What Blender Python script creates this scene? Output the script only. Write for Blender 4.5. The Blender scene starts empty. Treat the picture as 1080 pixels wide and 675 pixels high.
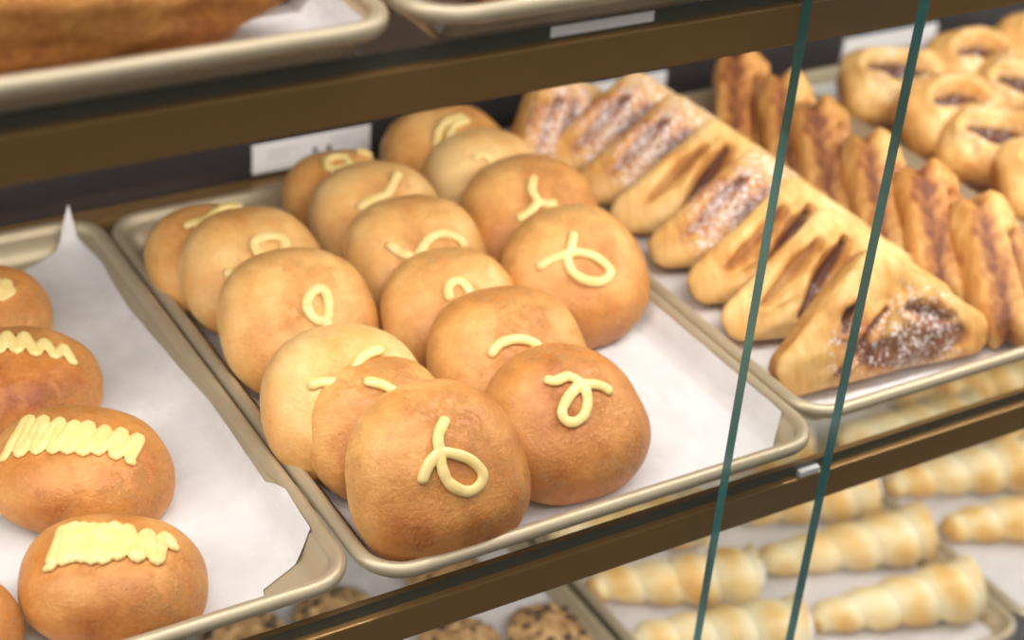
import bpy, bmesh, math, random
from mathutils import Vector, Matrix, noise
from mathutils.bvhtree import BVHTree
R = math.radians
random.seed(7)
scene = bpy.context.scene
COL = scene.collection

# ------------------------------------------------------------------ camera
CAMPOS = Vector((-0.35378, -0.65782, 0.64225))
CX = Vector((0.85901549, -0.50662446, 0.07364817))
CY = Vector((-0.2151666, -0.48781467, -0.8460143))   # image down
CZ = Vector((0.46453819, 0.71089276, -0.52804901))   # forward
FPX = 1823.67
cam = bpy.data.cameras.new('camera')
camo = bpy.data.objects.new('camera', cam)
COL.objects.link(camo)
camo.matrix_world = Matrix(((CX.x, -CY.x, -CZ.x, CAMPOS.x), (CX.y, -CY.y, -CZ.y, CAMPOS.y), (CX.z, -CY.z, -CZ.z, CAMPOS.z), (0, 0, 0, 1)))
cam.sensor_width = 36
cam.lens = 36 * FPX / 1080
cam.clip_start = 0.02
cam.dof.use_dof = True
cam.dof.focus_distance = 1.0
cam.dof.aperture_fstop = 4.4
scene.camera = camo


def sight(px, py):
    d = CX * ((px - 540) / FPX) + CY * ((py - 337.5) / FPX) + CZ
    return d.normalized()


# ------------------------------------------------------------------ helpers
def tag(o, label=None, cat=None, group=None, kind=None):
    if label: o['label'] = label
    if cat: o['category'] = cat
    if group: o['group'] = group
    if kind: o['kind'] = kind
    return o


def empty(name, loc=(0, 0, 0)):
    o = bpy.data.objects.new(name, None)
    o.location = loc
    o.empty_display_size = .02
    COL.objects.link(o)
    return o


def mk(name, V, F, mats, parent=None, smooth=True, tone=None, fm=None):
    me = bpy.data.meshes.new(name)
    me.from_pydata([tuple(v) for v in V], [], F)
    for m in (mats if isinstance(mats, (list, tuple)) else [mats]):
        me.materials.append(m)
    if smooth:
        me.polygons.foreach_set('use_smooth', [True] * len(me.polygons))
    if fm:
        me.polygons.foreach_set('material_index', fm)
    if tone:
        a = me.attributes.new('tone', 'FLOAT_COLOR', 'POINT')
        a.data.foreach_set('color', [c for t in tone for c in (t[0], t[1], t[2], 1.0)])
    me.update()
    o = bpy.data.objects.new(name, me)
    COL.objects.link(o)
    if parent: o.parent = parent
    return o


def grid_faces(rows, n, closed=True):
    F = []
    for i in range(rows - 1):
        for k in range(n if closed else n - 1):
            k2 = (k + 1) % n
            F.append((i * n + k, i * n + k2, (i + 1) * n + k2, (i + 1) * n + k))
    return F


def box(name, lo, hi, mat, parent=None, bevel=0):
    bm = bmesh.new()
    bmesh.ops.create_cube(bm, size=1)
    for v in bm.verts:
        v.co = Vector([lo[i] + (v.co[i] + .5) * (hi[i] - lo[i]) for i in range(3)])
    if bevel:
        bmesh.ops.bevel(bm, geom=bm.edges[:], offset=bevel, segments=2, profile=.6, affect='EDGES')
    me = bpy.data.meshes.new(name)
    bm.to_mesh(me); bm.free()
    me.materials.append(mat)
    o = bpy.data.objects.new(name, me)
    COL.objects.link(o)
    if parent: o.parent = parent
    return o


def nz(p, s, seed=0):
    return noise.noise(Vector(p) * s + Vector((seed * 7.31, seed * 3.17, seed * 1.93)))


def sst(a, b, x):
    t = max(0, min(1, (x - a) / (b - a)))
    return t * t * (3 - 2 * t)


# ------------------------------------------------------------------ materials
class NT:
    def __init__(s, name):
        s.m = bpy.data.materials.new(name)
        s.m.use_nodes = True
        s.t = s.m.node_tree
        s.b = s.t.nodes['Principled BSDF']
        s.out = s.t.nodes['Material Output']

    def n(s, kind, **kw):
        nd = s.t.nodes.new(kind)
        for k, v in kw.items():
            if k.startswith('_'):
                nd.inputs[k[1:].replace('_', ' ')].default_value = v
            else:
                setattr(nd, k, v)
        return nd

    def l(s, a, b):
        s.t.links.new(a, b)

    def setb(s, **kw):
        for k, v in kw.items():
            s.b.inputs[k.replace('_', ' ')].default_value = v

    def ramp(s, fac, stops):
        r = s.n('ShaderNodeValToRGB')
        el = r.color_ramp.elements
        while len(el) < len(stops): el.new(.5)
        for e, (p, c) in zip(el, stops):
            e.position = p
            e.color = (*c, 1)
        s.l(fac, r.inputs[0])
        return r.outputs[0]

    def noise(s, scale, detail=4, rough=.55, coord='Object'):
        tc = s.n('ShaderNodeTexCoord')
        nn = s.n('ShaderNodeTexNoise', _Scale=scale, _Detail=detail, _Roughness=rough)
        s.l(tc.outputs[coord], nn.inputs['Vector'])
        return nn.outputs['Fac']

    def math(s, op, a, b, clamp=False):
        m = s.n('ShaderNodeMath', operation=op, use_clamp=clamp)
        for i, x in enumerate((a, b)):
            if isinstance(x, (int, float)): m.inputs[i].default_value = x
            else: s.l(x, m.inputs[i])
        return m.outputs[0]

    def mix(s, fac, a, b):
        m = s.n('ShaderNodeMix', data_type='RGBA')
        for i, x in ((0, fac), (6, a), (7, b)):
            if isinstance(x, (int, float)): m.inputs[i].default_value = x
            elif isinstance(x, tuple): m.inputs[i].default_value = (*x, 1)
            else: s.l(x, m.inputs[i])
        return m.outputs[2]

    def bump(s, h, strength, dist):
        b = s.n('ShaderNodeBump', _Strength=strength, _Distance=dist)
        s.l(h, b.inputs['Height'])
        s.l(b.outputs[0], s.b.inputs['Normal'])

    def attr(s):
        a = s.n('ShaderNodeAttribute', attribute_name='tone')
        sp = s.n('ShaderNodeSeparateColor')
        s.l(a.outputs['Color'], sp.inputs[0])
        return sp.outputs


def plain(name, col, rough=.5, metal=0, spec=.5, emit=None):
    t = NT(name)
    t.setb(Base_Color=(*col, 1), Roughness=rough, Metallic=metal, Specular_IOR_Level=spec)
    if emit:
        t.setb(Emission_Color=(*col, 1), Emission_Strength=emit)
    return t.m


def crust_mat():
    t = NT('baked_crust')
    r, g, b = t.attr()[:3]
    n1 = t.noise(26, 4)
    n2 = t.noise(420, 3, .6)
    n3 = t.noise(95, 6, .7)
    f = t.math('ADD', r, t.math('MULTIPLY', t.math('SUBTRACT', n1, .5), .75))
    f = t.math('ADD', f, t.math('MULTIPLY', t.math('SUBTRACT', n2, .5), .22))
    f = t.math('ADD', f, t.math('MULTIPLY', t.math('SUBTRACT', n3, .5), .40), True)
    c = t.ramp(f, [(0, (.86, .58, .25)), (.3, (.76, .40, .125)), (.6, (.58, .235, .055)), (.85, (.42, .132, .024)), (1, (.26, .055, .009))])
    # pale flaky scuffs and fine wrinkles
    k = t.noise(55, 7, .8)
    rid = t.math('SUBTRACT', 1, t.math('MULTIPLY', t.math('ABSOLUTE', t.math('SUBTRACT', k, .5), 0), 38), True)
    pat = t.math('MULTIPLY', t.math('SUBTRACT', t.noise(24, 3), .46), 7, True)
    fl = t.math('MULTIPLY', t.math('MULTIPLY', rid, pat), g)
    fl2 = t.math('MULTIPLY', t.math('MULTIPLY', t.math('SUBTRACT', t.noise(300, 5, .8), .58), 14, True), t.math('MULTIPLY', pat, g))
    c = t.mix(t.math('MULTIPLY', t.math('MAXIMUM', fl, fl2), .48), c, (.92, .62, .25))
    t.l(c, t.b.inputs['Base Color'])
    t.setb(Roughness=.36, Specular_IOR_Level=.45)
    h = t.math('ADD', t.math('MULTIPLY', n2, .35), t.math('MULTIPLY', n3, .9))
    h = t.math('ADD', h, t.math('MULTIPLY', fl, .5))
    t.bump(h, .6, .0026)
    return t.m


def pastry_mat():
    t = NT('puff_pastry')
    r, g, b = t.attr()[:3]
    n1 = t.noise(45, 4)
    tc = t.n('ShaderNodeTexCoord')
    mp = t.n('ShaderNodeMapping')
    mp.inputs['Rotation'].default_value = (0, R(42), 0)
    mp.inputs['Scale'].default_value = (1.0, 1, .16)
    nn = t.n('ShaderNodeTexNoise', _Scale=160, _Detail=4)
    t.l(tc.outputs['Object'], mp.inputs[0]); t.l(mp.outputs[0], nn.inputs['Vector'])
    lay = nn.outputs['Fac']
    f = t.math('ADD', r, t.math('MULTIPLY', t.math('SUBTRACT', n1, .5), .5))
    f = t.math('ADD', f, t.math('MULTIPLY', t.math('SUBTRACT', lay, .5), .75), True)
    c = t.ramp(f, [(0, (.88, .65, .33)), (.3, (.80, .50, .19)), (.6, (.66, .34, .095)), (.85, (.45, .165, .038)), (1, (.22, .07, .025))])
    c = t.mix(g, c, (.115, .034, .020))
    sp = t.noise(430, 3, .7)
    thr = t.math('SUBTRACT', .78, t.math('MULTIPLY', b, .27))
    su = t.math('MULTIPLY', t.math('SUBTRACT', t.math('ADD', t.math('MULTIPLY', sp, .65), t.math('MULTIPLY', t.noise(140, 4, .6), .35)), thr), 16, True)
    su = t.math('MULTIPLY', su, t.math('MULTIPLY', b, 2.2, True))
    c = t.mix(t.math('MULTIPLY', su, .85), c, (.86, .78, .76))
    t.l(c, t.b.inputs['Base Color'])
    t.setb(Roughness=.5, Specular_IOR_Level=.35)
    t.bump(t.math('ADD', lay, t.math('MULTIPLY', sp, .4)), .5, .0022)
    return t.m


def horn_mat():
    t = NT('horn_pastry')
    r, g, b = t.attr()[:3]
    n1 = t.noise(55, 4)
    n2 = t.noise(260, 3)
    f = t.math('ADD', r, t.math('MULTIPLY', t.math('SUBTRACT', n1, .5), .75))
    f = t.math('ADD', f, t.math('MULTIPLY', t.math('SUBTRACT', n2, .5), .25), True)
    c = t.ramp(f, [(0, (.92, .81, .55)), (.35, (.90, .71, .38)), (.65, (.82, .51, .17)), (1, (.60, .27, .065))])
    t.l(c, t.b.inputs['Base Color'])
    t.setb(Roughness=.45)
    t.bump(n2, .4, .002)
    return t.m


def cookie_mat():
    t = NT('oat_cookie_dough')
    r, g, b = t.attr()[:3]
    n1 = t.noise(110, 5, .65)
    c = t.ramp(n1, [(.3, (.16, .075, .03)), (.43, (.48, .26, .10)), (.6, (.70, .45, .20)), (.8, (.80, .60, .34))])
    n2 = t.noise(70, 2)
    dk = t.math('MULTIPLY', t.math('SUBTRACT', n2, .56), 16, True)
    c = t.mix(dk, c, (.045, .025, .02))
    t.l(c, t.b.inputs['Base Color'])
    t.setb(Roughness=.65)
    t.bump(n1, .8, .004)
    return t.m


def fried_mat():
    t = NT('fried_crumb_crust')
    n1 = t.noise(34, 6, .7)
    n2 = t.noise(260, 4, .7)
    f = t.math('ADD', t.math('MULTIPLY', n1, .75), t.math('MULTIPLY', n2, .35))
    c = t.ramp(f, [(.30, (.20, .045, .007)), (.46, (.44, .125, .016)), (.60, (.64, .24, .035)), (.78, (.80, .46, .11))])
    t.l(c, t.b.inputs['Base Color'])
    t.setb(Roughness=.5)
    t.bump(n2, .9, .004)
    return t.m


def icing_mat():
    t = NT('custard_icing')
    n = t.noise(120, 3)
    c = t.ramp(n, [(.3, (.77, .555, .19)), (.7, (.83, .635, .28))])
    t.l(c, t.b.inputs['Base Color'])
    t.setb(Roughness=.38, Subsurface_Weight=.0)
    return t.m


def paper_mat():
    t = NT('parchment')
    n = t.noise(38, 4, .5)
    n2 = t.noise(9, 3, .5)
    c = t.ramp(n, [(.3, (.635, .607, .612)), (.7, (.705, .678, .682))])
    t.l(c, t.b.inputs['Base Color'])
    t.setb(Roughness=.6, Specular_IOR_Level=.3)
    t.bump(t.math('ADD', n, t.math('MULTIPLY', n2, 2.0)), .6, .005)
    return t.m


def metal_mat(name, col, rough, metal, var=.0, spec=.5):
    t = NT(name)
    n = t.noise(60, 3)
    c = t.ramp(n, [(.3, tuple(x * (1 - var) for x in col)), (.7, tuple(min(1, x * (1 + var)) for x in col))])
    t.l(c, t.b.inputs['Base Color'])
    t.setb(Roughness=rough, Metallic=metal, Specular_IOR_Level=spec)
    return t.m


def glass_mat(name, tint):
    t = NT(name)
    t.t.nodes.remove(t.b)
    tr = t.n('ShaderNodeBsdfTransparent', _Color=(*tint, 1))
    gl = t.n('ShaderNodeBsdfGlossy', _Roughness=.0)
    fr = t.n('ShaderNodeFresnel', _IOR=1.45)
    mx = t.n('ShaderNodeMixShader')
    # same reflectance from either side of each surface
    geo = t.n('ShaderNodeNewGeometry')
    ior = t.n('ShaderNodeMix', data_type='FLOAT')
    ior.inputs[2].default_value = 1.45
    ior.inputs[3].default_value = 1 / 1.45
    t.l(geo.outputs['Backfacing'], ior.inputs[0])
    t.l(ior.outputs[0], fr.inputs['IOR'])
    t.l(fr.outputs[0], mx.inputs[0])
    t.l(tr.outputs[0], mx.inputs[1]); t.l(gl.outputs[0], mx.inputs[2])
    t.l(mx.outputs[0], t.out.inputs['Surface'])
    return t.m


M_CRUST = crust_mat()
M_PUFF = pastry_mat()
M_HORN = horn_mat()
M_COOKIE = cookie_mat()
M_FRIED = fried_mat()
M_ICING = icing_mat()
M_PAPER = paper_mat()
M_TRAY = metal_mat('champagne_tray_metal', (.54, .445, .305), .42, .45, .03)
M_RAIL = metal_mat('bronze_rail', (.30, .168, .060), .24, .45, .02, .25)
M_WALL = metal_mat('dark_back_panel', (.028, .024, .026), .35, 0, .1)
M_BASE = plain('grey_case_base', (.22, .22, .235), .5)
M_FLOOR = metal_mat('dark_shop_floor', (.060, .052, .046), .5, 0, .2)
M_GLASS = glass_mat('clear_glass', (.985, .992, .988))
M_GEDGE = plain('teal_glass_edge', (.055, .20, .195), .2)
M_SEDGE = plain('shelf_glass_edge', (.060, .060, .046), .25, 0, .4)
M_CARD = plain('white_card', (.80, .77, .78), .5)
M_INK = plain('grey_print', (.20, .19, .20), .6)
M_FAINT = plain('pale_print', (.60, .57, .58), .6)
M_CREAM = plain('whipped_cream', (.9, .86, .78), .5)
M_JAM = plain('dark_fruit_filling', (.06, .012, .012), .2)

# ------------------------------------------------------------------ setting
tag(box('wall_back', (-1.6, .50, -.9), (2.8, .53, 1.0), M_WALL), kind='structure')
tag(box('trim_1', (-1.6, -.05, -.72), (2.8, .50, -.70), M_BASE), kind='structure')
tag(box('floor', (-5, -6, -1.02), (6, .60, -1.0), M_FLOOR), kind='structure')


def glass_panel(name, lo, hi, mats, edge_axes, parent=None):
    V = [(x, y, z) for x in (lo[0], hi[0]) for y in (lo[1], hi[1]) for z in (lo[2], hi[2])]
    F = [(0, 1, 3, 2), (4, 6, 7, 5), (0, 4, 5, 1), (2, 3, 7, 6), (0, 2, 6, 4), (1, 5, 7, 3)]
    ax = [0, 0, 1, 1, 2, 2]
    return mk(name, V, F, mats, parent, smooth=False, fm=[1 if a in edge_axes else 0 for a in ax])


def shelf(z, label, name_group, pad=False):
    t = tag(empty('glass_shelf', (.5, .003, z - .032)), label, 'shelf', name_group)
    o = [t.location.x, t.location.y, t.location.z]
    def rel(p): return tuple(p[i] - o[i] for i in range(3))
    glass_panel('glass_sheet', rel((-1.5, .008, z - .008)), rel((2.7, .478, z)), [M_GLASS, M_SEDGE], (0, 1), t)
    box('front_rail', rel((-1.5, .003, z - .032)), rel((2.7, .021, z - .008)), M_RAIL, t, .0012)
    box('back_rail', rel((-1.5, .480, z - .032)), rel((2.7, .499, z + .009)), M_RAIL, t, .0012)
    if pad:
        box('white_pad', rel((.314, .0036, z - .0082)), rel((.331, .0078, z - .0035)), M_CARD, t, .0008)['label'] = 'small white pad'  # small white block on the rail, in front of the glass edge
    return t


ZS = -.024          # glass top of the middle shelf
PITCH = .341
shelf(ZS + PITCH, 'upper glass shelf with bronze front rail carrying the fried bread trays', 'glass shelves of the case')
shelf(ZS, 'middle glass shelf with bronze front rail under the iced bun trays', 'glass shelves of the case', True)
shelf(ZS - PITCH, 'lowest glass shelf carrying the cookies and cream horns', 'glass shelves of the case')


def pane(lo, hi, label):
    t = tag(glass_panel('sliding_glass_door', lo, hi, [M_GLASS, M_GEDGE], (0, 1 + 1)), label, 'glass door')
    return t


def pane_at(x0, x1, y0, th, label):
    loc = Vector(((x0 + x1) / 2, y0, -.7))
    o = glass_panel('sliding_glass_door', (x0 - loc.x, 0, 0), (x1 - loc.x, th, 1.6), [M_GLASS, M_GEDGE], (0, 2))
    o.location = loc
    return tag(o, label, 'glass door', 'sliding glass door panes')


pane_at(.2385, 2.6, -.012, .0075, 'rear sliding glass pane whose teal left edge is the left upright line')
pane_at(-1.5, .3065, -.0285, .0075, 'front sliding glass pane whose teal end is the right upright line')

# ------------------------------------------------------------------ trays
TW, TD = .330, .459


def rrect(w, d, r, n=8):
    P = []
    for cx, cy, a0 in ((w - r, r, -90), (w - r, d - r, 0), (r, d - r, 90), (r, r, 180)):
        for i in range(n + 1):
            a = R(a0 + 90 * i / n)
            P.append((cx + r * math.cos(a), cy + r * math.sin(a)))
    return P


def tray_mesh():
    prof = [(.030, -.0225), (.0215, -.0225), (.0185, -.0215), (.0165, -.0190), (.0105, -.0060)]
    b = .0048
    for k in range(9):
        a = R(-20 + 250 * k / 8)
        prof.append((b + b * math.cos(a), -b + b * math.sin(a)))
    prof += [(.0065, -.0085), (.0115, -.0100), (.0175, -.0205), (.0205, -.0236), (.030, -.0236)]
    V, n = [], 36
    for d, z in prof:
        r = max(.030 - d, .010)
        P = rrect(TW - 2 * d, TD - 2 * d, r)
        V += [(x + d, y + d, z) for x, y in P]
    F = grid_faces(len(prof), n)
    F = [tuple(reversed(f)) for f in F]
    F.append(tuple(range(n)))
    L = (len(prof) - 1) * n
    F.append(tuple(reversed(range(L, L + n))))
    return V, F


TV, TF = tray_mesh()
first_tray = mk('sheet_tray', TV, TF, M_TRAY)
used = []


def tray(x, y, z, label):
    o = first_tray if not used else first_tray.copy()
    if used: COL.objects.link(o)
    used.append(o)
    o.location = (x, y, z)
    return tag(o, label, 'tray', 'champagne metal sheet trays')


def sdf_depth(x, y):
    return min(x, TW - x, y, TD - y)


def paper_z(x, y):
    d = sdf_depth(x, y)
    if d > .0205: z = -.0221
    elif d > .0105: z = -.0221 + (.0205 - d) / .0100 * .0180
    else: z = -.0041 + (.0105 - d) * .8
    return z


def parchment(x, y, z, label, poly, seed, peak=None):
    """a sheet cut to poly (tray coordinates) that lies on the tray floor and climbs its walls"""
    bm = bmesh.new()
    vs = [bm.verts.new((p[0], p[1], 0)) for p in poly]
    bm.faces.new(vs)
    for ax in (0, 1):
        lim = TW if ax == 0 else TD
        k = int(lim / .0055) + 1
        for i in range(1, k):
            co = [0, 0, 0]; no = [0, 0, 0]
            co[ax] = i * .0055; no[ax] = 1
            bmesh.ops.bisect_plane(bm, geom=bm.verts[:] + bm.edges[:] + bm.faces[:], plane_co=co, plane_no=no)
    for v in bm.verts:
        px, py = v.co.x, v.co.y
        zz = paper_z(px, py)
        d = sdf_depth(px, py)
        zz += .0006 + max(0, .0007 * nz((px, py, 0), 35, seed) + .0006 * nz((px, py, 0), 90, seed))
        if peak:
            qx, qy, rad, hh = peak
            t = max(0, 1 - math.hypot(px - qx, py - qy) / rad)
            zz += hh * t ** 1.35
        v.co.z = zz
    me = bpy.data.meshes.new('parchment_sheet')
    bm.to_mesh(me); bm.free()
    me.materials.append(M_PAPER)
    me.polygons.foreach_set('use_smooth', [True] * len(me.polygons))
    o = bpy.data.objects.new('parchment_sheet', me)
    COL.objects.link(o)
    o.location = (x, y, z)
    return tag(o, label, 'parchment')


def rect(a=.0125, c=.0):
    return [(a, a), (TW - a, a), (TW - a, TD - a), (a, TD - a)]


UZ, LZ = PITCH, -PITCH
tray(-.332, .0086, 0, 'champagne sheet tray of oblong iced buns at the left')
tray(.0, .0, 0, 'champagne sheet tray of round iced buns in the middle')
tray(.332, .021, 0, 'champagne sheet tray of sugared turnovers right of the round buns')
tray(.664, .021, 0, 'champagne sheet tray of slit pastries at the far right')
tray(-.330, -.013, UZ, 'champagne sheet tray of fried bread on the upper shelf at top left')
tray(.006, -.012, UZ, 'second champagne tray on the upper shelf, mostly cut off at the top')
tray(-.326, .05, LZ, 'left champagne cookie tray on the lowest shelf')
tray(.007, .05, LZ, 'champagne cookie tray on the lowest shelf beside the cream horns')
tray(.343, .05, LZ, 'champagne cream horn tray on the lowest shelf in front of the two glass edges')
tray(.676, .05, LZ, 'right champagne cream horn tray on the lowest shelf')

PL = [(.012, .012), (.275, .012), (.2825, .034), (.320, .052), (.3215, .09), (.317, .11), (.318, .20), (.316, .26), (.314, .34), (.3155, .40), (.309, .452), (.292, .434), (.262, .424), (.012, .424)]
parchment(-.332, .0086, 0, 'white parchment with a peaked back corner under the oblong buns', PL, 1, (.309, .452, .075, .015))
parchment(0, 0, 0, 'white parchment lining the tray of round iced buns', [(.0125, .0125), (.289, .0125), (.300, .021), (.3205, .038), (.3205, .43), (.30, .446), (.03, .44), (.0125, .42)], 2)
parchment(.332, .021, 0, 'white parchment lining the tray of sugared turnovers', [(.02, .014), (.31, .014), (.317, .03), (.317, .42), (.30, .44), (.03, .44), (.014, .42), (.014, .03)], 3)
parchment(.664, .021, 0, 'white parchment lining the tray of slit pastries', rect(.015), 4)
parchment(-.330, -.013, UZ, 'white parchment under the fried bread at top left', rect(.0125), 5)
parchment(.006, -.012, UZ, 'white parchment in the second tray on the upper shelf', rect(.0135), 6)
parchment(-.326, .05, LZ, 'white parchment in the left cookie tray on the lowest shelf', rect(.014), 7)
parchment(.007, .05, LZ, 'white parchment under the cookies beside the cream horns', rect(.016), 8)
parchment(.343, .05, LZ, 'white parchment under the cream horns crossed by the glass edges', rect(.019), 9)
parchment(.676, .05, LZ, 'white parchment under the cream horns at the lower right', rect(.015), 10)


# ------------------------------------------------------------------ iced buns
def dome_rings(a, h, n=72, m=40):
    rings = []
    for i in range(m + 1):
        ph = -.62 + (i / m) * (math.pi / 2 + .62)
        r = a * max(0, math.cos(ph)) ** .86
        z = h * (.36 if ph < 0 else .66) * math.sin(ph)
        rings.append((r, z, ph))
    return rings


def bun_frame(tilt, az):
    t, a = R(tilt), R(az)
    n = Vector((math.sin(t) * math.cos(a), math.sin(t) * math.sin(a), math.cos(t)))
    x = Vector((0, 0, 1)).cross(n).normalized()
    y = n.cross(x)
    return Matrix((x, y, n)).transposed()


def catmull(P, step):
    out = []
    for i in range(len(P) - 1):
        p0, p1, p2, p3 = P[max(i - 1, 0)], P[i], P[i + 1], P[min(i + 2, len(P) - 1)]
        k = max(2, int((p2 - p1).length / step))
        for j in range(k):
            t = j / k
            out.append(.5 * ((2 * p1) + (p2 - p0) * t + (2 * p0 - 5 * p1 + 4 * p2 - p3) * t * t + (3 * p1 - p0 - 3 * p2 + p3) * t ** 3))
    out.append(P[-1])
    return out


def bead(lines, bvh, toworld, rad, seed, flat=.62):
    """icing beads piped over the bun surface; lines are strokes found by sighting the bun"""
    V, F = [], []
    inv = toworld.inverted()
    o = inv @ CAMPOS
    for pts in lines:
        P = [Vector((p[0], p[1], 0)) for p in pts]
        P = catmull(P, 1.6)
        C, N = [], []
        for p in P:
            d = (inv.to_3x3() @ sight(p.x, p.y)).normalized()
            hit, nn, fi, ds = bvh.ray_cast(o, d)
            if hit is None: continue
            C.append(hit); N.append(nn)
        if len(C) < 3: continue
        # smooth
        for _ in range(2):
            C = [C[0]] + [(C[i - 1] + C[i] * 2 + C[i + 1]) / 4 for i in range(1, len(C) - 1)] + [C[-1]]
            N = [N[0]] + [(N[i - 1] + N[i] * 2 + N[i + 1]).normalized() for i in range(1, len(N) - 1)] + [N[-1]]
        L = [0]
        for i in range(1, len(C)): L.append(L[-1] + (C[i] - C[i - 1]).length)
        n, base, rows = 10, len(V), 0
        for i in range(len(C)):
            T = (C[min(i + 1, len(C) - 1)] - C[max(i - 1, 0)])
            if T.length < 1e-7: continue
            T.normalize()
            S = T.cross(N[i]).normalized()
            e = min(L[i], L[-1] - L[i]) / rad
            r = rad * math.sqrt(max(.02, 1 - (1 - min(1, e + .05)) ** 2)) * (1 + .16 * nz(C[i], 170, seed))
            for k in range(n):
                a = 2 * math.pi * k / n
                V.append(C[i] + S * (r * math.cos(a)) + N[i] * (r * flat * (math.sin(a) + .55)))
            rows += 1
        F += [tuple(base + q for q in f) for f in grid_faces(rows, n)]
        F.append(tuple(base + k for k in reversed(range(n))))
        F.append(tuple(base + (rows - 1) * n + k for k in range(n)))
    return V, F


def bun(name, key, spec, tone, strokes, rad, label, group, hr=.92, lx=1, ly=1, psi=0, lump=.02, dz=.0009, egg=.05):
    X, Y, Z, a, tilt, az = spec
    seed = sum(ord(c) * (i + 3) for i, c in enumerate(key))
    n, m = 72, 40
    V, tn = [], []
    c, s = math.cos(R(psi)), math.sin(R(psi))
    for r, z, ph in dome_rings(a, a * hr, n, m):
        for k in range(n):
            th = 2 * math.pi * k / n
            p = Vector((r * math.cos(th) * lx, r * math.sin(th) * ly, z))
            f = 1 + lump * (1.3 * nz(p, 14, seed + 6) + nz(p, 26, seed) + .45 * nz(p, 60, seed))
            cs = (abs(math.cos(th)) ** 2.35 + abs(math.sin(th)) ** 2.35) ** (-1 / 2.35)
            f *= 1 + (cs - 1) * .8 * sst(.35, .95, r / a)
            p2 = Vector((p.x * f * (1 - egg * p.y / a), p.y * f, p.z * (1 + 1.6 * (f - 1)) + (.0016 * nz(p, 30, seed + 5) if z > 0 else 0)))
            p2 = Vector((c * p2.x - s * p2.y, s * p2.x + c * p2.y, p2.z))
            V.append(p2)
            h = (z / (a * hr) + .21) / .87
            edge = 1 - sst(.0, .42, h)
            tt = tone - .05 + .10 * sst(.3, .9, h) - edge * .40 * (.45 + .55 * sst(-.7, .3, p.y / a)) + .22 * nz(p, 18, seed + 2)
            # the lower flank is darker than the upper one
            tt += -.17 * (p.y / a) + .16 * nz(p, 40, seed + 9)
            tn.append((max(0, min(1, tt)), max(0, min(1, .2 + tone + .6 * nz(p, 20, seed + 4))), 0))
    F = grid_faces(m + 1, n)
    F.append(tuple(reversed(range(n))))
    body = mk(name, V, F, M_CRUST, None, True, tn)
    M = bun_frame(tilt, az).to_4x4()
    M.translation = (X, Y, Z + dz)
    body.matrix_world = M
    tag(body, label, 'bun', group)
    bvh = BVHTree.FromPolygons(V, F)
    Vi, Fi = bead(strokes, bvh, M, rad, seed)
    if Vi:
        ic = mk('icing', Vi, Fi, M_ICING, body)
        ic['label'] = 'pale yellow piped icing'
        md = ic.modifiers.new('merge', 'REMESH')
        md.mode = 'VOXEL'; md.voxel_size = .0005; md.use_smooth_shade = True
        sm = ic.modifiers.new('soften', 'SMOOTH')
        sm.factor = .5; sm.iterations = 2
    return body


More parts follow.
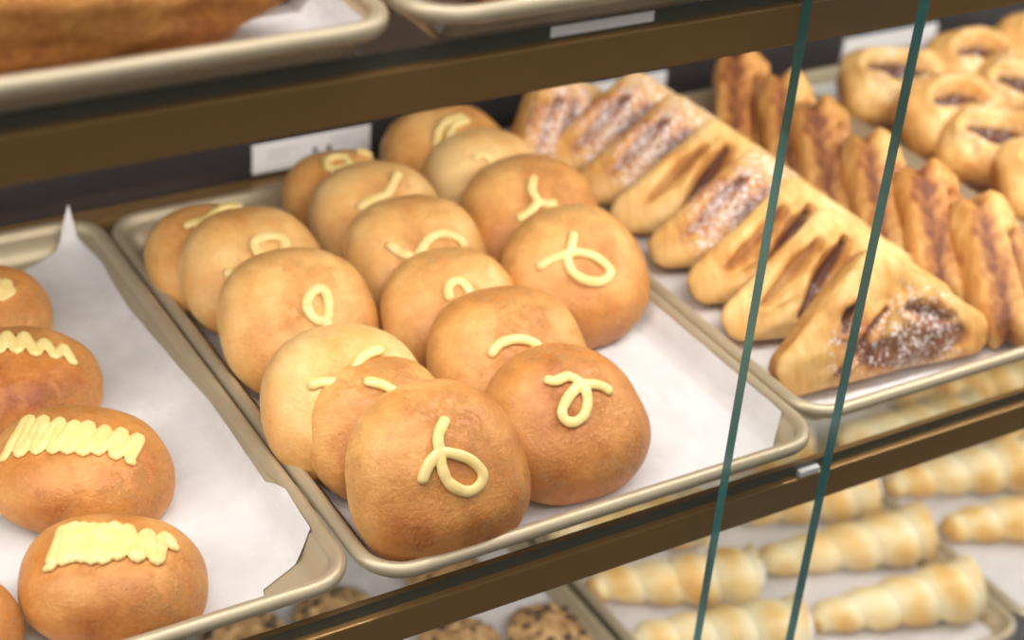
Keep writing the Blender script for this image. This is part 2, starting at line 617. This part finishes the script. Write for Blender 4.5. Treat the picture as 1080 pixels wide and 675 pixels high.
RB = {
 'L1': ((0.0628, 0.0480, 0.0214, 0.0581, 50, -90), .60, 'round bun in the front left corner of the middle tray, upright ribbon loop of icing',
   [[(470.4, 440.3), (465, 452), (461.3, 463), (463.3, 478), (465.5, 494), (473.7, 510.4), (491.6, 518.6), (504.7, 512), (508, 499), (496.5, 486), (480.2, 479.4), (463.9, 478), (452.5, 489.2), (446, 503.9), (444.3, 511)]]),
 'L2': ((0.0590, 0.1123, 0.0129, 0.0486, 47, -95), .60, 'reddish brown round bun tucked directly behind the front left one in the middle tray',
   [[(382.4, 402.8), (395, 404.5), (408.5, 409.3), (417, 418), (415, 432), (402, 438)]]),
 'L3': ((0.0492, 0.1415, 0.0161, 0.0544, 45, -95), .26, 'pale round bun third from the front along the left rim of the middle tray',
   [[(323.7, 407.7), (338, 403.5), (356, 404), (371, 395), (381, 378), (398, 370), (405, 373)]]),
 'L4': ((0.0608, 0.2383, 0.0165, 0.0556, 44, -90), .34, 'golden round bun at the left rim with a small upright teardrop of icing',
   [[(346, 350), (343.5, 340), (333, 338), (324.5, 328), (323.7, 317), (331.5, 306.7), (341.8, 307), (346, 322), (345, 340)]]),
 'L5': ((0.0632, 0.3177, 0.0106, 0.0532, 36, -90), .32, 'round bun second from the back along the left rim, small ring of icing on top',
   [[(235, 286.5), (243, 289), (252, 290)], [(290, 274), (272, 267), (268, 256), (282, 250), (297, 252), (300, 262), (292, 272)]]),
 'L6': ((0.0505, 0.3577, 0.0026, 0.0506, 24, -90), .40, 'round bun in the back left corner of the middle tray with a slanted icing streak',
   [[(193.3, 240), (206, 236), (217, 233), (228, 224), (240, 219), (256, 220)]]),
 'M1': ((0.1665, 0.0702, 0.0120, 0.0555, 36, -90), .70, 'dark round bun at the front beside the paper with a pale scuffed patch',
   [[(572.9, 399.8), (584.5, 402.9), (597.9, 397.9), (609.5, 402.5), (615.3, 409.4), (619, 422.9), (615.3, 438.3), (605.6, 446), (596, 444), (592, 434.5), (598, 421), (607.6, 410), (617.2, 406.3), (632.6, 407.5), (645, 415)]]),
 'M2': ((0.1675, 0.1396, 0.0147, 0.0562, 40, -95), .52, 'round bun behind the dark front one, icing showing as a low arch',
   [[(517, 377.5), (522.8, 367), (534.4, 360), (549.8, 358.6), (563.3, 363.2), (570, 374), (560, 386), (545, 388)]]),
 'M3': ((0.1649, 0.2118, 0.0125, 0.0513, 42, -95), .36, 'round bun at the middle of its tray with a small hook of icing',
   [[(474, 318), (472.5, 303), (482, 296.5), (491, 302), (496, 314), (488, 324)]]),
 'M4': ((0.1728, 0.2807, 0.0146, 0.0543, 42, -95), .38, 'golden round bun with a wide wavy stroke of icing, behind the middle one',
   [[(408, 255), (416.7, 264), (436.7, 272), (444, 264), (453, 251.7), (469, 247), (484, 253), (490, 263)]]),
 'M5': ((0.1774, 0.3499, 0.0112, 0.0525, 38, -95), .20, 'pale round bun with a bent Y shaped streak of icing near the back',
   [[(378, 223), (385, 215), (393, 210.5), (407, 206), (414, 194), (420, 182)]]),
 'M6': ((0.1716, 0.4019, 0.0045, 0.0457, 33, -95), .42, 'small round bun below the left price card with a ring of icing on top',
   [[(368, 169), (356, 165.6), (344.4, 170.5), (346, 177.5), (354, 180), (365, 177), (369, 170)], [(376, 162), (384, 161), (391, 166)]]),
 'R1': ((0.2652, 0.2138, 0.0179, 0.0569, 45, -90), .52, 'large round bun at the front of the right row with a big icing loop',
   [[(605, 245), (602, 260), (598, 274), (604, 288), (618, 296), (634, 297), (643, 288), (633, 275), (614, 267), (597, 268), (580, 275), (566, 283)]]),
 'R2': ((0.2784, 0.2965, 0.0161, 0.0566, 42, -90), .54, 'round bun second in the right row with a forked icing mark',
   [[(563, 186), (560, 200), (566, 213), (560, 222), (544, 233)], [(566, 213), (576, 216), (588, 215)]]),
 'R3': ((0.2836, 0.3714, 0.0096, 0.0516, 36, -90), .16, 'pale round bun third in the right row with a short curl of icing',
   [[(498, 168), (506, 164), (514, 166), (517, 174)]]),
 'R4': ((0.2797, 0.4219, 0.0062, 0.0578, 24, -90), .44, 'round bun at the back of the right row, mostly under the upper rail',
   [[(460, 157), (462, 140), (472, 128), (492, 124)], [(472, 150), (478, 134), (495, 127)]]),
}
for k, (spec, tone, label, strokes) in RB.items():
    bun('round_bun', k, spec, tone, strokes, .0036 if k[1] in '123' else .0038, label, 'round iced buns in the middle tray', ly=.94, egg={'M1': .13, 'L1': .06, 'R1': .07}.get(k, .04))


def zig(tops, bots):
    """loops back and forth between an upper and a lower row of turning points"""
    P = []
    for i in range(max(len(tops), len(bots))):
        if i < len(bots):
            x, y = bots[i]
            P += [(x - 2.6, y - 3), (x - .5, y), (x + 2.2, y - 3)]
        if i < len(tops):
            x, y = tops[i]
            P += [(x - 2.2, y + 3), (x + .5, y), (x + 2.6, y + 3)]
    return [P]


OB = {
 'O1': ((-0.1137, 0.1639, -0.0029, 0.0448, 14, -90), .56, 'large oblong bun second from the front with open zigzag icing',
   zig([(30, 443), (45, 443), (62, 445), (78, 448), (92, 449), (110, 453), (127, 456), (144, 462)],
       [(5, 484), (23, 479), (40, 477), (57, 476), (72, 476), (88, 478), (104, 478), (122, 482), (139, 488)])),
 'O2': ((-0.1297, 0.0636, -0.0042, 0.0418, 14, -90), .60, 'oblong bun at the front of the left tray with dense scalloped icing',
   zig([(68, 560), (78, 557), (88, 557), (98, 557), (108, 558), (120, 556), (134, 559), (155, 564), (173, 567)],
       [(52, 600), (68, 593), (78, 590), (88, 590), (98, 592), (110, 592), (124, 588), (145, 590), (165, 593), (184, 579)])),
 'O3': ((-0.1206, 0.2680, -0.0034, 0.0430, 14, -90), .58, 'oblong bun third from the front at the left edge with loose zigzag icing',
   zig([(-10, 352), (7, 353), (25, 354), (46, 361), (66, 367)], [(-18, 370), (0, 371), (18, 371), (38, 374), (58, 377), (77, 383)])),
 'O4': ((-0.1181, 0.3650, -0.0048, 0.0400, 14, -90), .5, 'rearmost oblong bun in the left tray, cut off by the picture edge',
   zig([(-24, 289), (-8, 292), (6, 298), (13, 306)], [(-30, 306), (-15, 311), (-3, 314), (3, 316)])),
 'O5': ((-0.2248, 0.0704, -0.0068, 0.0358, 14, -90), .6, 'oblong bun at the lower left corner, only its right end showing',
   []),
}
for k, (spec, tone, label, strokes) in OB.items():
    bun('oblong_bun', k, spec, tone, strokes, .0038 if k == 'O2' else .0036, label, 'oblong iced buns in the left tray', hr=1.12, lx=1.24, psi=-22)


# ------------------------------------------------------------------ pastries
def rounded_poly(P, r, n=7):
    out, N = [], len(P)
    for i in range(N):
        a, b, c = Vector(P[i - 1]), Vector(P[i]), Vector(P[(i + 1) % N])
        u, v = (a - b).normalized(), (c - b).normalized()
        ang = u.angle(v)
        d = r / math.tan(ang / 2)
        p, q = b + u * d, b + v * d
        ctr = b + (u + v).normalized() * (r / math.sin(ang / 2))
        for k in range(n + 1):
            t = k / n
            m = p.lerp(q, t)
            out.append(ctr + (m - ctr).normalized() * r)
    return out


def resample(P, n):
    L = [0]
    for i in range(len(P)): L.append(L[-1] + (P[(i + 1) % len(P)] - P[i]).length)
    out, j = [], 0
    for k in range(n):
        s = L[-1] * k / n
        while L[j + 1] < s: j += 1
        t = (s - L[j]) / max(1e-9, L[j + 1] - L[j])
        out.append(P[j].lerp(P[(j + 1) % len(P)], t))
    return out


def seg_d(p, a, b):
    a, b = Vector(a), Vector(b)
    t = max(0, min(1, (p - a).dot(b - a) / (b - a).length_squared))
    return (p - (a + (b - a) * t)).length, t


def pillow(poly, rr, T, slots, seed, sugar, tone=.35, sidebrown=.0, seam=.035, c=None):
    """puffed pastry pocket: outline in x,z, front towards -y, slots cut into the front"""
    n, m = 130, 30
    B = resample(rounded_poly(poly, rr), n)
    c = Vector(c) if c else sum((Vector(p) for p in poly), Vector((0, 0))) / len(poly)
    V, tn = [], []
    rings = [(1, s) for s in [i / m for i in range(1, m)]] + [(0, 1)] + [(-1, s) for s in [i / 12 for i in range(11, 0, -1)]]
    V.append(None); tn.append(None)
    for side, s in rings:
        for k in range(n):
            p = c + (B[k] - c) * s
            edge = max(0, 1 - s ** 4.5) ** .5
            # pinched seam: the two puffed halves bulge a little past the seam
            out = 1 + (.05 * sst(.8, .95, s) if side else -seam)
            q = c + (p - c) * (out + .02 * nz((p.x, p.y, side), 40, seed))
            h = T * edge * (1 + .26 * nz((p.x, p.y, side), 26, seed + 1) + .12 * nz((p.x, p.y, side), 70, seed + 1))
            g = br = 0
            if side >= 0:
                for (a, b, w, dep, fill) in slots:
                    d, t = seg_d(p, a, b)
                    w2 = w * (.55 + .9 * math.sin(math.pi * min(.95, max(.08, t))))
                    e = math.exp(-(d / w2) ** 2)
                    h -= dep * e * (1 if s < .97 else 0)
                    lip = math.exp(-((d - 1.9 * w2) / (w2 * .8)) ** 2)
                    h += dep * .28 * lip * edge
                    g = max(g, fill * sst(.45, .8, e))
                    br += .30 * e + .12 * lip
            su = 0
            for (a, rad, amt) in sugar:
                dd = (p - Vector(a)).length
                su = max(su, amt * (1 - sst(rad * .35, rad, dd)))
            if side <= 0 and s > .9: br += .22
            if side == 0 and seam > .05: br += .3; g = .38
            V.append(Vector((q.x, -h if side > 0 else (h * .8 if side < 0 else 0), q.y)))
            tn.append((max(0, min(1, tone + .14 + br + sidebrown * sst(.55, 1, s) + .34 * nz((p.x, p.y, side), 26, seed + 3) - .12 * sst(.5, 1, s))), g, su if side >= 0 else su * .5))
    V[0] = Vector((c.x, sum(V[1 + k].y for k in range(n)) / n, c.y)); tn[0] = tn[1]
    F = [(0, 1 + k, 1 + (k + 1) % n) for k in range(n)]
    F += [tuple(1 + q for q in reversed(f)) for f in grid_faces(len(rings), n)]
    last = 1 + (len(rings) - 1) * n
    V.append(Vector((c.x, sum(V[last + k].y for k in range(n)) / n, c.y))); tn.append(tn[-1])
    F += [(len(V) - 1, last + (k + 1) % n, last + k) for k in range(n)]
    return V, F, tn


def stand(o, x, y, z, lean, rz, roll=0, sink=0):
    """rest the lowest point of a pastry on height z"""
    M = Matrix.Rotation(R(rz), 4, 'Z') @ Matrix.Rotation(R(-lean), 4, 'X') @ Matrix.Rotation(R(roll), 4, 'Y')
    lo = min((M @ v.co).z for v in o.data.vertices)
    M.translation = (x, y, z - lo - sink)
    o.matrix_world = M


TRI = [(-.124, -.002), (.122, -.002), (-.006, .092)]
S1 = ((-.020, .064), (-.066, .022), .0036, .009, .45)
S2 = ((.000, .062), (-.038, .012), .0054, .012, 1.0)
S3 = ((.026, .048), (.002, .010), .0056, .011, 1.0)
variants = [
    # big front one: short slot, bare sugary filling in the lower half
    pillow(TRI, .016, .0215, [((-.030, .053), (-.044, .038), .0036, .009, .9), ((-.022, .017), (.056, .017), .0175, .004, .8), ((.012, .044), (.048, .030), .005, .005, .6), ((-.052, .008), (-.010, .046), .003, .006, .25)], 11,
           [((.015, .016), .085, 1.0), ((-.04, .02), .045, .9), ((.02, .055), .035, .55)], .36),
    pillow(TRI, .016, .0215, [S1, S2, S3], 12, [((-.005, .012), .050, 1.0), ((.02, .03), .035, 1.0), ((-.05, .01), .03, .6)], .32),
    pillow(TRI, .016, .0215, [S1, S2, S3], 13, [((-.01, .05), .035, .7), ((-.04, .012), .045, .8)], .32),
    pillow(TRI, .016, .0215, [S1, ((.0, .05), (-.028, .014), .014, .006, .75)], 14, [((-.02, .022), .085, 1.1), ((.005, .06), .06, 1.05)], .42),
]
PZ = -.0218
rows = [  # x, y, lean, rot, variant
    (0.437, 0.066, 23, -4, 0, 'frontmost sugared turnover in the left row, dark filling bared along its lower half'),
    (0.440, 0.117, 36, -15, 1, 'second sugared turnover from the front in the left row, long dark slot beside the first'),
    (0.446, 0.166, 36, -18, 2, 'third sugared turnover from the front in the left row with two narrow slots'),
    (0.447, 0.217, 39, -20, 3, 'fourth turnover from the front in the left row, thick sugar on its lower half'),
    (0.450, 0.272, 42, -21, 1, 'fifth turnover in the left row, dark slots between two sugary ones'),
    (0.450, 0.325, 42, -20, 3, 'sixth turnover in the left row, heavily sugared, beside the right row of buns'),
    (0.446, 0.376, 40, -18, 3, 'seventh turnover in the left row, white with sugar under the upper rail'),
]
for x, y, lean, rz, v, label in rows:
    V, F, tn = variants[v]
    o = mk('sugared_turnover', V, F, M_PUFF, None, True, tn)
    stand(o, x, y, PZ, lean, rz)
    tag(o, label, 'turnover', 'turnovers in the left row of the sugared tray')
plain_v = [
    pillow(TRI, .016, .025, [S1, S2, ((-.03, .064), (-.08, .012), .004, .008, .5)], 21, [((-.05, .03), .04, .6)], .34, .12, .13),
    pillow(TRI, .016, .025, [S2, S3, ((-.024, .066), (-.076, .012), .005, .010, .8)], 22, [((-.04, .04), .03, .6)], .40, .12, .16),
]
rows2 = [
    (.580, .122, 12, 64, 0, 'edge-on turnover nearest the front at the right side of the sugared tray'),
    (.576, .180, 12, 60, 1, 'second edge-on turnover from the front with a dark gap between its layers'),
    (.572, .240, 12, 60, 0, 'third edge-on turnover from the front, crossed by the right glass edge'),
    (.572, .306, 12, 60, 1, 'fourth edge-on turnover, between the two glass edges'),
    (.578, .362, 10, 58, 0, 'fifth edge-on turnover, just left of the first glass edge'),
    (.570, .412, 10, 50, 1, 'rearmost edge-on turnover in the sugared tray'),
]
for x, y, lean, rz, v, label in rows2:
    V, F, tn = plain_v[v]
    o = mk('sugared_turnover', V, F, M_PUFF, None, True, tn)
    stand(o, x, y, PZ, lean, rz)
    tag(o, label, 'turnover', 'turnovers in the right row of the sugared tray')
V, F, tn = variants[3]
o = mk('sugared_turnover', V, F, M_PUFF, None, True, tn)
stand(o, .398, .425, PZ, 20, 25)
tag(o, 'upright turnover in the back left corner of the sugared tray below the rail', 'turnover', 'turnovers in the left row of the sugared tray')

PIL = [(-.050, -.037), (.050, -.037), (.050, .037), (-.050, .037)]
slit = [pillow(PIL, .020, .030, [((-.026, .012 - .004 * i), (.020, .004), .0088, .017, 1.0)], 31 + i, [((0, .0), .075, .85)], .04, .46) for i in range(3)]
spots = [(.722, .388, 'slit pastry at the back left of the far right tray below the price card'), (.728, .322, 'slit pastry second from the back beside the turnover tray'),
         (.724, .256, 'slit pastry third from the back along the left rim of the far right tray'), (.724, .190, 'slit pastry fourth from the back along the left rim of the far right tray'),
         (.826, .396, 'slit pastry at the back with the widest dark opening'), (.828, .325, 'slit pastry in front of the one with the widest dark opening'),
         (.824, .256, 'slit pastry at the right picture edge, middle of the far right tray'), (.922, .405, 'slit pastry at the top right picture corner'),
         (.824, .190, 'slit pastry lowest at the right picture edge of the far right tray')]
for i, (x, y, label) in enumerate(spots):
    V, F, tn = slit[i % 3]
    o = mk('slit_pastry', V, F, M_PUFF, None, True, tn)
    stand(o, x, y, PZ, 58 + 6 * math.sin(i * 3.3), -24 + 30 * math.sin(i * 2.1))
    tag(o, label, 'pastry', 'slit pastries in the far right tray')


# ------------------------------------------------------------------ cream horns
def horn_mesh(seed, L=.142, r0=.0125, r1=.0285):
    n, m = 48, 110
    V, tn = [], []
    turns = 4.6
    for i in range(m + 1):
        u = i / m
        for k in range(n):
            th = k / n
            ph = turns * u ** .92 - th
            w = abs(math.sin(math.pi * ph))
            base = r0 + (r1 - r0) * u ** .9
            r = base * (.80 + .24 * w ** .55)
            if u < .07: r *= math.sqrt(max(.02, u / .07))
            a = 2 * math.pi * th
            p = Vector((u * L, r * math.cos(a), r * math.sin(a)))
            r *= 1 + .05 * nz(p, 45, seed)
            V.append((u * L, r * math.cos(a), r * math.sin(a)))
            tn.append((max(0, min(1, .13 + .42 * w + .36 * nz(p, 34, seed + 2) - .1 * math.sin(a))), 0, 0))
    # rolled rim and hollow
    base = m * n
    for sc, dx in ((.80, .002), (.70, -.004)):
        for k in range(n):
            v = Vector(V[base + k])
            V.append((L + dx, v.y * sc, v.z * sc)); tn.append((.5, 0, 0))
    F = grid_faces(m + 3, n)
    F.append(tuple(reversed(range(n))))
    F = [tuple(reversed(f)) for f in F]
    F.append(tuple((m + 2) * n + k for k in range(n)))
    return V, F, tn


def cream_mesh(L=.142, r=.019):
    n, V = 24, []
    for rr, dx in ((1, -.001), (.9, .003), (.6, .007), (.25, .009)):
        for k in range(n):
            a = 2 * math.pi * k / n
            f = 1 + .08 * math.sin(5 * a)
            V.append((L + dx, r * rr * f * math.cos(a), r * rr * f * math.sin(a)))
    F = grid_faces(4, n)
    F.append(tuple(3 * n + k for k in range(n)))
    return V, F


hm = [horn_mesh(s) for s in (3, 8)]
cm = cream_mesh()
protos = []
for V, F, tn in hm:
    me = mk('cream_horn', V, F, M_HORN, None, True, tn)
    ce = mk('cream_filling', cm[0], cm[1], M_CREAM, me)
    protos.append((me, ce))
hidx = [0]


def horn(tip, end, label):
    i = hidx[0]; hidx[0] += 1
    pm, pc = protos[i % 2]
    if i < 2: o = pm
    else:
        o = pm.copy(); COL.objects.link(o)
        c = pc.copy(); COL.objects.link(c); c.parent = o
    d = Vector((end[0] - tip[0], end[1] - tip[1], 0))
    L = d.length
    yaw = math.atan2(d.y, d.x)
    zf = LZ - .0212
    zt, ze = zf + .0115, zf + .0270
    pitch = math.atan2(ze - zt, .142)
    s = max(.92, min(1.15, L / .142))
    M = Matrix.Translation((tip[0], tip[1], zt + .0012)) @ Matrix.Rotation(yaw, 4, 'Z') @ Matrix.Rotation(-pitch, 4, 'Y') @ Matrix.Rotation(i * 1.3, 4, 'X') @ Matrix.Diagonal((s, 1, 1, 1))
    o.matrix_world = M
    return tag(o, label, 'cream horn', 'cream horns on the lowest shelf')


for tip, end, label in [
    ((.507, .150), (.653, .105), 'cream horn at the front right of its tray, right of the second glass edge'),
    ((.510, .232), (.672, .180), 'cream horn behind the front right one, crossing behind the right glass edge'),
    ((.510, .312), (.662, .254), 'cream horn mostly behind the middle rail, right end peeking out below it'),
    ((.505, .398), (.655, .345), 'cream horn at the back right of the horn tray seen through the shelf glass'),
    ((.356, .272), (.486, .203), 'cream horn under the middle rail at the left of its tray, tip near the cookies'),
    ((.352, .198), (.483, .132), 'cream horn at the bottom picture edge, lowest in the left column'),
    ((.362, .350), (.492, .290), 'cream horn behind the middle rail in the left column of its tray'),
    ((.366, .430), (.496, .372), 'rearmost cream horn in the left column of its tray'),
    ((.702, .196), (.842, .140), 'cream horn at the right picture edge, front of the right horn tray'),
    ((.698, .272), (.840, .222), 'cream horn just below the middle rail at the right, second from the front'),
    ((.704, .352), (.846, .304), 'cream horn seen both above and below the middle rail at the right'),
    ((.706, .432), (.848, .384), 'rearmost cream horn in the left column of the right horn tray'),
    ((.858, .372), (.990, .320), 'cream horn seen through the shelf glass at the right picture edge'),
    ((.858, .290), (.990, .240), 'cream horn at the far right just under the middle rail'),
    ((.862, .446), (.992, .400), 'cream horn at the far right back corner seen through the shelf glass'),
]:
    horn(tip, end, label)


# ------------------------------------------------------------------ cookies
def cookie_mesh(seed, a=.037, h=.016):
    n, m = 64, 18
    V = [(0, 0, 0)]
    F = []
    for i in range(m + 1):
        u = i / m
        r = a * (u / .8 if u < .8 else 1 - .15 * ((u - .8) / .2) ** 2)
        z = h * math.sqrt(max(0, 1 - .75 * (min(u, .8) / .8) ** 2)) if u <= .8 else h * .5 * (1 - (u - .8) / .2)
        if i == 0: continue
        for k in range(n):
            t = 2 * math.pi * k / n
            p = Vector((r * math.cos(t), r * math.sin(t), z))
            f = 1 + .05 * nz(p, 40, seed)
            b = .0030 * nz(p, 120, seed) + .0022 * nz(p, 240, seed + 1)
            V.append((p.x * f, p.y * f, max(0, z + (b if u < .95 else 0))))
    V[0] = (0, 0, h)
    for k in range(n): F.append((0, 1 + k, 1 + (k + 1) % n))
    F += [tuple(1 + q for q in reversed(f)) for f in grid_faces(m, n)]
    F.append(tuple(1 + (m - 1) * n + k for k in reversed(range(n))))
    return V, F


def chip_mesh(seed, a=.037, h=.016):
    rnd = random.Random(seed)
    V, F = [], []
    for _ in range(13):
        t, r = rnd.uniform(0, 6.28), a * .85 * math.sqrt(rnd.random())
        z = h * math.sqrt(max(0, 1 - .75 * (r / a) ** 2)) - .0005
        s = rnd.uniform(.0028, .0052)
        b = len(V)
        for j, (rr, zz) in enumerate(((1, -.3), (.95, .25), (.6, .6))):
            for k in range(7):
                an = 2 * math.pi * k / 7
                V.append((r * math.cos(t) + s * rr * math.cos(an), r * math.sin(t) + s * rr * .75 * math.sin(an), z + s * zz))
        F += [tuple(b + q for q in f) for f in grid_faces(3, 7)]
        F.append(tuple(b + 14 + k for k in range(7)))
    return V, F


M_CHOC = plain('dark_chocolate', (.035, .018, .014), .35)
cprotos = []
for s in (2, 5):
    V, F = cookie_mesh(s)
    c = mk('oat_cookie', V, F, M_COOKIE)
    V, F = chip_mesh(s)
    ch = mk('chocolate_chips', V, F, M_CHOC, c)
    cprotos.append((c, ch))
for i, (x, y, label) in enumerate([
    (.298, .240, 'oat chocolate cookie below the rail, next to the cream horn tray rim'),
    (.221, .258, 'oat chocolate cookie at the bottom picture edge left of the one by the rim'),
    (.146, .338, 'oat cookie above the rail, seen through glass beneath the tray corners'),
    (.064, .348, 'oat chocolate cookie peeking out under the left tray front rim'),
    (.255, .340, 'oat cookie behind the rail under the middle tray front rim'),
    (.300, .400, 'oat cookie at the back of the cookie tray, right side'),
    (-.040, .350, 'oat cookie in the left cookie tray below the oblong bun tray'),
]):
    pc, ph = cprotos[i % 2]
    if i < 2: o = pc
    else:
        o = pc.copy(); COL.objects.link(o)
        q = ph.copy(); COL.objects.link(q); q.parent = o
    o.location = (x, y, LZ - .0208)
    o.rotation_euler = (0, 0, i * 1.7)
    tag(o, label, 'cookie', 'oat cookies on the lowest shelf')


# ------------------------------------------------------------------ fried bread on the upper shelf
def fried(x, y, z, sx, sy, sz, rz, seed, label):
    n, m = 80, 44
    V = []
    for i in range(m + 1):
        ph = -math.pi / 2 + math.pi * i / m
        for k in range(n):
            t = 2 * math.pi * k / n
            p = Vector((math.cos(ph) * math.cos(t), math.cos(ph) * math.sin(t), math.sin(ph)))
            f = 1 + .16 * nz(p, 1.8, seed) + .07 * nz(p, 5, seed) + .035 * nz(p, 12, seed) + .02 * nz(p, 28, seed)
            zz = p.z * f * sz
            V.append((p.x * f * sx, p.y * f * sy, max(-sz * .72, zz)))
    F = grid_faces(m + 1, n)
    o = mk('fried_bread', V, F, M_FRIED)
    o.location = (x, y, z + sz * .72)
    o.rotation_euler = (0, 0, R(rz))
    return tag(o, label, 'fried bread', 'fried crumbed breads on the upper shelf')


FZU = UZ - .0208
fried(-.185, .048, FZU, .140, .046, .042, -8, 3, 'long crumbed fried bread along the front rim of the top left tray')
fried(-.088, .108, FZU, .110, .042, .042, -14, 6, 'crumbed fried bread behind the front one, its end over the white paper')
fried(.105, .062, FZU, .078, .046, .036, 4, 9, 'crumbed fried bread in the second upper tray at the top picture edge')


# ------------------------------------------------------------------ price cards
def card(x0, x1, z0, z1, label, marks=True):
    t = tag(empty('price_card', ((x0 + x1) / 2, .4985, z0)), label, 'price card', 'price cards on the back panel')
    w, h = x1 - x0, z1 - z0
    box('card', (-w / 2, -.0015, 0), (w / 2, .0012, h), M_CARD, t)
    if marks:
        rows_ = [(-.04, -.012, .017), (-.04, -.02, .012), (.016, .038, .019), (.016, .034, .014)]
        def q(name, a, b, c, d, m):
            mk(name, [(a, -.0018, c), (b, -.0018, c), (b, -.0018, d), (a, -.0018, d)], [(0, 1, 2, 3)], m, t, False)
        for a, b, z in rows_: q('printed_line', a, b, z, z + .0022, M_FAINT)
        q('printed_mark', .000, .0045, .004, .015, M_INK); q('printed_mark', .0125, .017, .004, .015, M_INK)
    return t


card(.140, .245, -.0110, .0148, 'white price card with two dark marks behind the round buns')
card(.440, .545, -.0110, .0148, 'white price card behind the sugared turnovers, mostly under the rail', False)
card(.756, .876, -.0110, .0130, 'blank white price card at the top right behind the slit pastries', False)
sl = box('white_strip', (-.031, -.0005, -.0028), (.031, 0, .0028), M_CARD)  # thin white bar along the glass front edge
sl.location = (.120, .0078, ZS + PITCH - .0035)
tag(sl, 'narrow white strip along the front edge of the upper glass shelf', 'paper strip')

# ------------------------------------------------------------------ light
def area(name, loc, rot, sx, sy, power, col=(1, .96, .92)):
    l = bpy.data.lights.new(name, 'AREA')
    l.shape = 'RECTANGLE'; l.size = sx; l.size_y = sy
    l.energy = power; l.color = col
    o = bpy.data.objects.new(name, l)
    o.location = loc; o.rotation_euler = rot
    COL.objects.link(o)
    return o


for z in (ZS + PITCH, ZS, ZS + 2 * PITCH):
    area('shelf_light', (.5, .040, z - .036), (R(38), 0, 0), 3.6, .022, 9.5 if z == ZS + PITCH else (7.0 if z == ZS else 10))
area('ceiling_light', (-.1, -1.1, 2.0), (R(32), 0, R(0)), 2.4, 1.4, 25, (1, .97, .95))
w = bpy.data.worlds.new('shop')
scene.world = w
w.use_nodes = True
w.node_tree.nodes['Background'].inputs[0].default_value = (1.0, .965, .94, 1)
w.node_tree.nodes['Background'].inputs[1].default_value = .45

scene.cycles.transparent_max_bounces = 24
scene.cycles.max_bounces = 8
scene.view_settings.view_transform = 'Standard'
scene.view_settings.look = 'None'
scene.view_settings.exposure = 0
